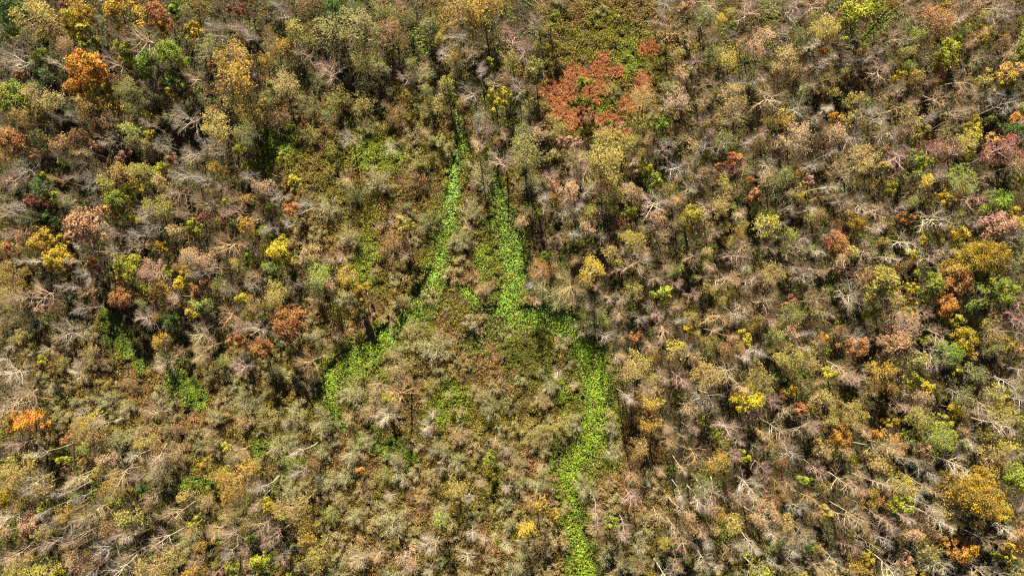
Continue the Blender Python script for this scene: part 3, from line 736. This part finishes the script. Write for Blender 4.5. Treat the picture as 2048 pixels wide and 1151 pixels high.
T8: '''L 275 90 40 lime;B 390 60 105 tan;F 300 200 85 white;F 510 270 62 white;L 105 515 28 orange;S 260 550 60 ygreen;W 1530 710 48 white;L 1620 840 48 ygreen;L 1280 780 34 ochre;H 680 630 65 tanyel;S 1470 630 72 sage;S 310 830 105 sage;F 570 960 80 white;W 1720 580 90 tan
S 60 60 80 sage;S 200 150 90 tan;S 880 90 60 sage;S 890 160 65 sage;S 820 60 55 tan;S 1210 100 55 tan;S 1010 130 50 dark;S 710 310 65 tan;S 1160 300 80 olive;S 1300 270 80 olive;S 1230 320 60 tan;S 1400 230 60 sage;S 1620 260 55 sage;S 1640 410 60 sage;S 1620 190 45 olive
S 1060 460 60 tan;S 1030 540 55 tan;S 1200 400 50 sage;S 700 470 60 sage;S 800 390 45 tan;S 610 490 50 pinkish;S 540 560 55 tan;S 990 390 55 pinkish;S 1190 590 70 sage;S 1080 600 55 sage;S 780 550 34 tan;S 980 740 45 sage;S 1040 780 50 tan;F 780 880 60 white;S 1010 850 55 sage
S 1300 930 65 tan;S 1220 980 70 tan;S 1100 990 60 sage;F 740 1040 65 white;F 860 940 40 white;S 1050 1090 70 sage;S 600 770 60 tan;H 590 820 60 ygreen;F 540 1110 50 white;S 100 1040 90 tan;F 120 1050 60 white;S 440 940 50 sage;S 320 960 50 olive;F 290 690 45 white;S 200 840 50 tan;S 170 720 45 tan
B 1750 700 75 pinkish;B 1700 840 60 pinkish;F 1680 920 55 white;S 1600 1010 80 sage;S 1800 970 60 sage;S 1540 800 45 grey;S 1780 1090 60 tan;F 1930 520 45 pale;F 1960 340 60 pale;W 1990 60 100 tan;S 1880 650 45 tan;B 2000 870 70 pale;W 1920 800 60 pale;S 1690 1080 70 sage;S 60 420 70 sage;S 320 450 55 sage;S 150 340 55 sage;S 440 370 40 pinkish;S 700 170 40 tan;S 850 760 34 dark;L 880 440 45 ygreen;S 1990 690 50 tan;S 1340 760 40 tan''',
T9: '''L 405 100 92 byellow;L 715 150 55 ored;L 1435 370 58 salmon;L 965 325 72 orange;L 1155 290 50 orange;H 1470 210 85 olive;L 1640 170 58 gold;L 1480 40 60 gold;L 1130 700 76 amber;L 1200 705 40 ored;L 1325 715 72 lime;L 1790 680 185 ochre;L 1900 760 90 gold;L 2010 560 100 ygreen
L 1690 990 92 orange;L 1945 950 60 ochre;L 1120 1040 46 gold;H 1890 165 90 yellow;H 1560 330 85 ygreen;L 1655 290 60 amber;L 380 440 42 lime;L 110 240 34 lime;L 760 980 52 green;H 430 1110 85 lime;W 150 60 120 white;B 1290 130 60 pinkish;H 1050 130 85 tanyel;B 800 275 62 pinkish
F 385 580 100 white;F 330 700 62 pale;F 1420 640 95 white;W 910 860 110 pinkish;W 690 470 95 white;W 55 420 95 tan;H 540 660 50 rust;H 1920 360 70 yellow;L 660 40 50 gold;B 290 270 90 pinkish;B 570 250 90 pale;B 620 170 60 pale;W 700 340 90 pale;F 740 900 70 white;F 270 990 60 pale;F 340 970 55 white;F 130 1050 80 white
B 30 960 80 pale;B 440 700 60 pale;B 950 570 90 pale;B 1000 780 90 pale;B 1120 860 80 tan;B 1640 470 90 white;B 1480 520 60 grey;B 1740 300 70 white;B 1800 90 80 pale;H 880 220 50 tanyel;B 1250 1090 90 white;B 1550 1090 90 white;B 1790 1100 70 white;H 1490 960 70 olive;B 1440 780 60 pinkish;L 870 760 45 yellow;L 1220 230 34 gold;H 1190 480 70 tan
H 60 850 60 brown;B 120 860 55 pale;H 220 760 45 ochre;L 1350 1060 50 salmon;S 560 980 70 green;S 380 1000 60 green;B 1930 250 90 white;L 1710 370 40 green;L 2030 1000 50 orange;B 1390 150 55 salmon2;L 1340 210 40 ygreen;L 1270 220 34 gold;H 1830 430 70 tan;B 620 900 70 pale;B 1820 940 60 pale;L 1930 130 50 ochre;L 1610 930 40 gold'''}

things = []      # every plant: dict(kind, x px, y px, r px, colour)
for (ox, oy), txt in LIST.items():
    for it in txt.replace('\n', ';').split(';'):
        k, zx, zy, zr, c = it.split()
        if float(zr) < 15: continue
        if c == 'salmon2': c = 'pinkish'
        things.append(dict(k=k, px=ox + float(zx) / 3, py=oy + float(zy) / 3, r=float(zr) / 3 * (1.15 if k == 'S' else 1.0), c=c, listed=True))
print('listed', len(things))

# the rest of the wood
MIX = {'M': [('B', .30), ('H', .36), ('L', .15), ('P', .05), ('S', .06), ('Y', .12)], 'B': [('B', .36), ('F', .10), ('H', .24), ('P', .12), ('W', .05), ('L', .03), ('Y', .10)],
       'T': [('B', .27), ('H', .35), ('P', .12), ('S', .08), ('L', .05), ('Y', .13)], 'D': [('H', .5), ('S', .25), ('B', .25)], 'S': [('S', .84), ('F', .10), ('H', .06)], 's': [('S', .92), ('F', .08)], '.': [('S', 1.0)]}
ACC = {'M': 1, 'B': 1, 'T': 1, 'D': .8, 'S': .75, 's': .30, '.': .035}
CAPS = {'B': 300, 'F': 170, 'W': 120, 'H': 300, 'P': 130, 'L': 325, 'S': 310, 'Y': 170}
cnt = {k: sum(1 for t in things if t['k'] == k) for k in CAPS}
print(cnt)
TP = [[t['px'] for t in things], [t['py'] for t in things], [t['r'] for t in things]]
wetpts = np.array([p[:2] + (p[2],) for ch in CHANNELS + POOLS + GREEN_PATCHES for p in ch], float)
def far_from_water(px, py, r):
    a = np.array([px]); b = np.array([py])
    if ((px - 972) / (34 + r)) ** 2 + ((py - 660) / (24 + r)) ** 2 < 1: return False
    for p in CHANNELS + GREEN_PATCHES + POOLS:
        if poly_depth(a, b, [(q[0], q[1], q[2] + r * .75) for q in p])[0] > 0: return False
    return True
HC_M = ['tan', 'moss', 'olive', 'amber', 'ochre', 'brown', 'rose', 'salmon', 'gold', 'orange', 'yellow', 'ygreen']
HC_B = ['tan', 'olive', 'moss', 'rose', 'ochre', 'rose', 'ygreen', 'tanyel', 'gold', 'salmon']
for trial in range(30000):
    px, py = random.uniform(-14, 2062), random.uniform(-14, 1165)
    c = cell(px, py)
    if random.random() > ACC[c]: continue
    u = random.random(); k = None
    for kk, p in MIX[c]:
        u -= p
        if u <= 0: k = kk; break
    k = k or MIX[c][0][0]
    if cnt.get(k, 0) >= CAPS[k]: continue
    gap = vnoise(np.array([px]), np.array([py]), 62, 9)[0] * .65 + vnoise(np.array([px]), np.array([py]), 150, 12)[0] * .35
    if c in 'MBTD' and gap < .40 and random.random() < .85: continue
    r = {'B': random.uniform(15, 30), 'F': random.uniform(12, 24), 'H': random.uniform(17, 32), 'P': random.uniform(11, 18), 'W': random.uniform(20, 34), 'L': random.uniform(9, 18), 'S': random.uniform(12, 32), 'Y': random.uniform(9, 16)}[k]
    if trial > 12000: r *= .75
    A = np.array(TP)
    if ((A[0] - px) ** 2 + (A[1] - py) ** 2 < ((0.70 if c in 'MBT' else 0.72) * (A[2] + r)) ** 2).any(): continue
    if not far_from_water(px, py, r): continue
    if k == 'S' and ell(np.array([px]), np.array([py]), RUST + OLIVE + YGREEN + DOLIVE)[0] > .45: continue
    if k != 'S' and ell(np.array([px]), np.array([py]), DOLIVE)[0] > .3: continue
    col = {'B': lambda: random.choice(['pale', 'grey', 'grey', 'pinkish', 'pinkish', 'tan']), 'P': lambda: random.choice(['pale', 'grey', 'white', 'tan']), 'F': lambda: random.choice(['white', 'pale', 'pale']),
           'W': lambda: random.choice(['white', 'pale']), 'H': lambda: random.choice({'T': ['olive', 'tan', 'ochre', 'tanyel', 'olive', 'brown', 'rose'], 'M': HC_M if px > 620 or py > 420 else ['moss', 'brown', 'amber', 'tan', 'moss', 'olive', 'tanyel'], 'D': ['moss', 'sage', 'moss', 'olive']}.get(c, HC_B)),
           'Y': lambda: random.choice(['olive', 'tanyel', 'ygreen', 'amber', 'olive', 'brown']),
           'L': lambda: random.choice([['ygreen', 'lime', 'yellow', 'gold'], ['gold', 'orange', 'ochre', 'yellow'], ['rust', 'ored', 'salmon', 'orange'], ['salmon', 'pink', 'crimson', 'rust'], ['green', 'moss', 'olive', 'dgreen']][int(4.99 * min(1, max(0, 2.2 * vnoise(np.array([px]), np.array([py]), 210, 5)[0] - .6)))]), 'S': lambda: random.choice(['sage', 'sage', 'tan', 'olive', 'sage', 'brown' if c != 'S' else 'tan'])}[k]()
    if px / 900 + py / 520 < 1 + random.uniform(-.15, .15):  # upper left: shade of taller trees put into darker bark and leaf colours
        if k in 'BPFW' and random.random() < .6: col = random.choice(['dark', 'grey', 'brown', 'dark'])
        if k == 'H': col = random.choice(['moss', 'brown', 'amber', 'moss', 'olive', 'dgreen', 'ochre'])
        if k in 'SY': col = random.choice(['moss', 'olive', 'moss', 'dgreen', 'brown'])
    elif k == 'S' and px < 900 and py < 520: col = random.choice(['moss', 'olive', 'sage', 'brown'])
    things.append(dict(k=k, px=px, py=py, r=r, c=col, listed=False))
    for a_, b_ in zip(TP, (px, py, r)): a_.append(b_)
    cnt[k] = cnt.get(k, 0) + 1
print(cnt, len(things))

# ---- build them
NAME = {'L': 'leafy_tree', 'H': 'thinning_tree', 'B': 'bare_tree', 'F': 'spreading_tree', 'Y': 'sapling', 'W': 'crooked_tree', 'P': 'slender_tree', 'S': 'marsh_shrub'}
GROUP = {'L': 'trees in full autumn leaf', 'H': 'half bare autumn trees', 'B': 'leafless grey trees', 'F': 'leafless trees with fan-like limbs', 'Y': 'thin leaved saplings', 'W': 'leafless trees with crooked limbs', 'P': 'tall slender leafless trees', 'S': 'twiggy shrubs of the marsh'}
CAT = {'S': 'shrub'}
FMAX = 285
n_bare = 0

def jitter(c, rng, a=.10):
    f = 1 + rng.uniform(-a, a)
    return tuple(max(0.0, min(1.0, v * f * (1 + rng.uniform(-a, a) * .5))) for v in c)

rng = np.random.RandomState(99)
for t in things:
    k = t['k']; r_px = t['r']
    r0 = r_px * MPP
    if k == 'L':
        vk = 'leafy_s' if r0 < 1.9 else ('leafy_m' if r0 < 4.0 else 'leafy_l')
        h = min(15.5, max(3.8, 3.2 + 2.7 * r0)) * rng.uniform(.88, 1.1)
    elif k == 'S':
        vk = 'shrub' if r0 > 1.55 else 'shrub_s'; h = max(1.3, r0 * 1.25) * rng.uniform(.85, 1.15)
    elif k == 'H':
        vk = 'halfbig' if r0 > 3.3 else ('half' if r0 > 1.9 else 'halfsmall'); h = min(13, 4.5 + 2.3 * r0) * rng.uniform(.9, 1.1)
    elif k == 'B':
        vk = 'big' if r0 > 3.3 else ('bare' if r0 > 1.9 else 'small'); h = min(13.5, 5.0 + 2.4 * r0) * rng.uniform(.88, 1.1)
    elif k == 'Y': vk = 'halfsmall'; h = rng.uniform(3, 6)
    elif k == 'F': vk = 'fan'; h = min(11, (3.0 + 1.5 * r0) if FOREST[min(17, max(0, int(t['py'] // 64)))][min(31, max(0, int(t['px'] // 64)))] in 'Ss.' else 4.0 + 1.9 * r0) * rng.uniform(.9, 1.1)
    elif k == 'W': vk = 'white'; h = rng.uniform(7, 11)
    else: vk = 'pole'; h = rng.uniform(10, 14.5)
    inm = t['px'] < 640 and t['py'] > 560 and t['py'] < 860
    if k in 'BHF' and inm: h *= .8
    if k == 'H' and t['py'] < 200 and 480 < t['px'] < 1100: h *= .75
    vs = VAR[vk]; meshes, h0, R0, _w = vs[rng.randint(len(vs))]
    r = r_px * K * (CAM_H - h * .8)
    x, y = at(t['px'], t['py'], h * .78)
    t.update(x=x, y=y, h=h, rm=r)
    root = bpy.data.objects.new(NAME[k], None)
    root.empty_display_size = 0.5
    root.location = (x, y, float(ground_z(np.array([x]), np.array([y]))[0]) - .05)
    root.rotation_euler = (rng.normal() * .02, rng.normal() * .02, rng.uniform(0, 6.283))
    sx = r / R0
    root.scale = (sx, sx * rng.uniform(.9, 1.1), h / h0)
    COL.objects.link(root)
    parts = {'L': ('trunk', 'crown'), 'S': ('stems', 'foliage'), 'H': ('trunk', 'branches', 'leaves'), 'Y': ('trunk', 'branches', 'leaves')}.get(k, ('trunk', 'branches'))
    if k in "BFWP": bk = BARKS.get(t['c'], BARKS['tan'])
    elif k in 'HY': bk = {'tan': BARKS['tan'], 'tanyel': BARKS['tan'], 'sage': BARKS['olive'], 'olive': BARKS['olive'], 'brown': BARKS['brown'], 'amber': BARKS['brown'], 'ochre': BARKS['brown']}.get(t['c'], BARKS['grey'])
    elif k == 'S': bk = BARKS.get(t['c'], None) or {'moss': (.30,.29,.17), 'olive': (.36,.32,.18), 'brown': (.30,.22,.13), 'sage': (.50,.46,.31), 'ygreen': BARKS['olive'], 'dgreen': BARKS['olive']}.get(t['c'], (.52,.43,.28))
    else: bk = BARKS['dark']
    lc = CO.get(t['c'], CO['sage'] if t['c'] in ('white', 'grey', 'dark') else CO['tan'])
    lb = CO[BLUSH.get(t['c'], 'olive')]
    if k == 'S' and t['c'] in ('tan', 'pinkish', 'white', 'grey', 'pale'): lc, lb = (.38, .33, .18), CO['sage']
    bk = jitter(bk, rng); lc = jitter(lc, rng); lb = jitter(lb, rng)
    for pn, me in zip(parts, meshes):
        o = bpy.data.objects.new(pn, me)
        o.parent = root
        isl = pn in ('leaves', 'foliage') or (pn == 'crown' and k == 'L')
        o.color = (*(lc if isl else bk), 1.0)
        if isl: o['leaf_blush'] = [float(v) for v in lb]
        COL.objects.link(o)
    t['o'] = root
    root['category'] = CAT.get(k, 'tree'); root['group'] = GROUP[k]

# ---- labels
MARK = [(172, 130, 'the fiery orange tree'), (560, 505, 'the bright yellow tree'), (575, 640, 'the round rust red tree'), (1500, 800, 'the bright yellow tree'), ]
LAND = [(905,430,'the left channel'),(845,610,'the left channel bend'),(690,728,'the left channel end'),(1025,520,'the right channel'),(1050,635,'the channel fork'),(1150,660,'the shaded channel bend'),(1195,780,'the wide channel'),(1150,910,'the channel widening'),(1150,1050,'the lower channel'),
 (985,665,'the brown pool'),(1180,160,'the rust clearing'),(1740,75,'the dark blue pool'),(245,675,'the left green bed'),(380,785,'the small green bed'),(780,893,'the shaded green bed'),(755,315,'the upper green bed'),(1055,700,'the olive carpet'),(1225,85,'the upper olive clearing'),(840,80,'the topmost pads'),(985,350,'the thin upper channel')]
def size_word(t):
    return 'big' if t['rm'] > 3.3 else ('' if t['rm'] > 1.9 else 'small')
for t in things:
    cw = WORD.get(t['c']) if t['k'] in 'LHSY' else BWORD.get(t['c'], t['c'])
    cw = cw or BWORD.get(t['c'], t['c'])
    t['look'] = {'L': '{s} {c} leafy tree', 'H': '{s} half-bare {c} tree', 'Y': 'thin {c} sapling', 'B': '{s} bare {c} tree', 'F': '{s} {c} fan-limbed tree', 'W': '{s} bare crooked {c} tree', 'P': '{s} slender bare {c} tree', 'S': '{s} twiggy {c} shrub'}[t['k']].format(s=size_word(t), c=cw).strip()
    if t['k'] == 'P': t['look'] = 'slender bare %s tree' % cw
# trees that stand out serve as landmarks for the others
big = [t for t in things if t['k'] == 'L' and t['listed'] and t['r'] > 19]
seen = {}
for t in big:
    seen.setdefault(t['c'], []).append(t)
def zone(t):
    h = 'left' if t['px'] < 683 else ('right' if t['px'] > 1366 else 'middle')
    v = 'upper' if t['py'] < 384 else ('lower' if t['py'] > 768 else 'mid')
    return {'uppermiddle': 'top', 'midmiddle': 'central', 'lowermiddle': 'bottom', 'midleft': 'left', 'midright': 'right'}.get(v + h, v + ' ' + h)
lm = [dict(px=a, py=b, w=w) for a, b, w in LAND]
names = {}
for t in big:
    names.setdefault((zone(t), WORD[t['c']], 'big' if t['r'] > 33 else 'mid'), []).append(t)
for (z, c, s), v in names.items():
    if len(v) == 1:
        w = 'the %s%s %s tree' % ('big ' if s == 'big' else '', z, c)
        lm.append(dict(px=v[0]['px'], py=v[0]['py'], w=w, own=v[0]))
def direction(dx, dy):
    a = math.degrees(math.atan2(-dy, dx)) % 360
    return ['right of', 'upper right of', 'above', 'upper left of', 'left of', 'lower left of', 'below', 'lower right of'][int((a + 22.5) // 45) % 8]
ORD = ['nearest', 'second', 'third', 'fourth', 'fifth', 'sixth', 'seventh', 'eighth', 'ninth', 'tenth', 'eleventh', 'twelfth']
buck = {}
for t in things:
    c = sorted((m for m in lm if m.get('own') is not t), key=lambda m: math.hypot(m['px'] - t['px'], m['py'] - t['py']))[0]
    d = math.hypot(c['px'] - t['px'], c['py'] - t['py'])
    buck.setdefault((t['look'], direction(t['px'] - c['px'], t['py'] - c['py']), c['w']), []).append((d, id(t), t))
for (look, dr, w), v in buck.items():
    v.sort()
    for i, (d, _i, t) in enumerate(v):
        if len(v) == 1: s = '%s, %s %s' % (look, dr, w)
        else: s = '%s, %s out %s %s' % (look, ORD[i], dr, w)
        if len(s.replace('-', 'x').split()) > 16: s = s.replace(' out ', ' ')
        t['o']['label'] = s
print('labels', len(set(t['o']['label'] for t in things)), 'of', len(things), 'max words', max(len(t['o']['label'].split()) for t in things), 'max rank', max(len(v) for v in buck.values()))
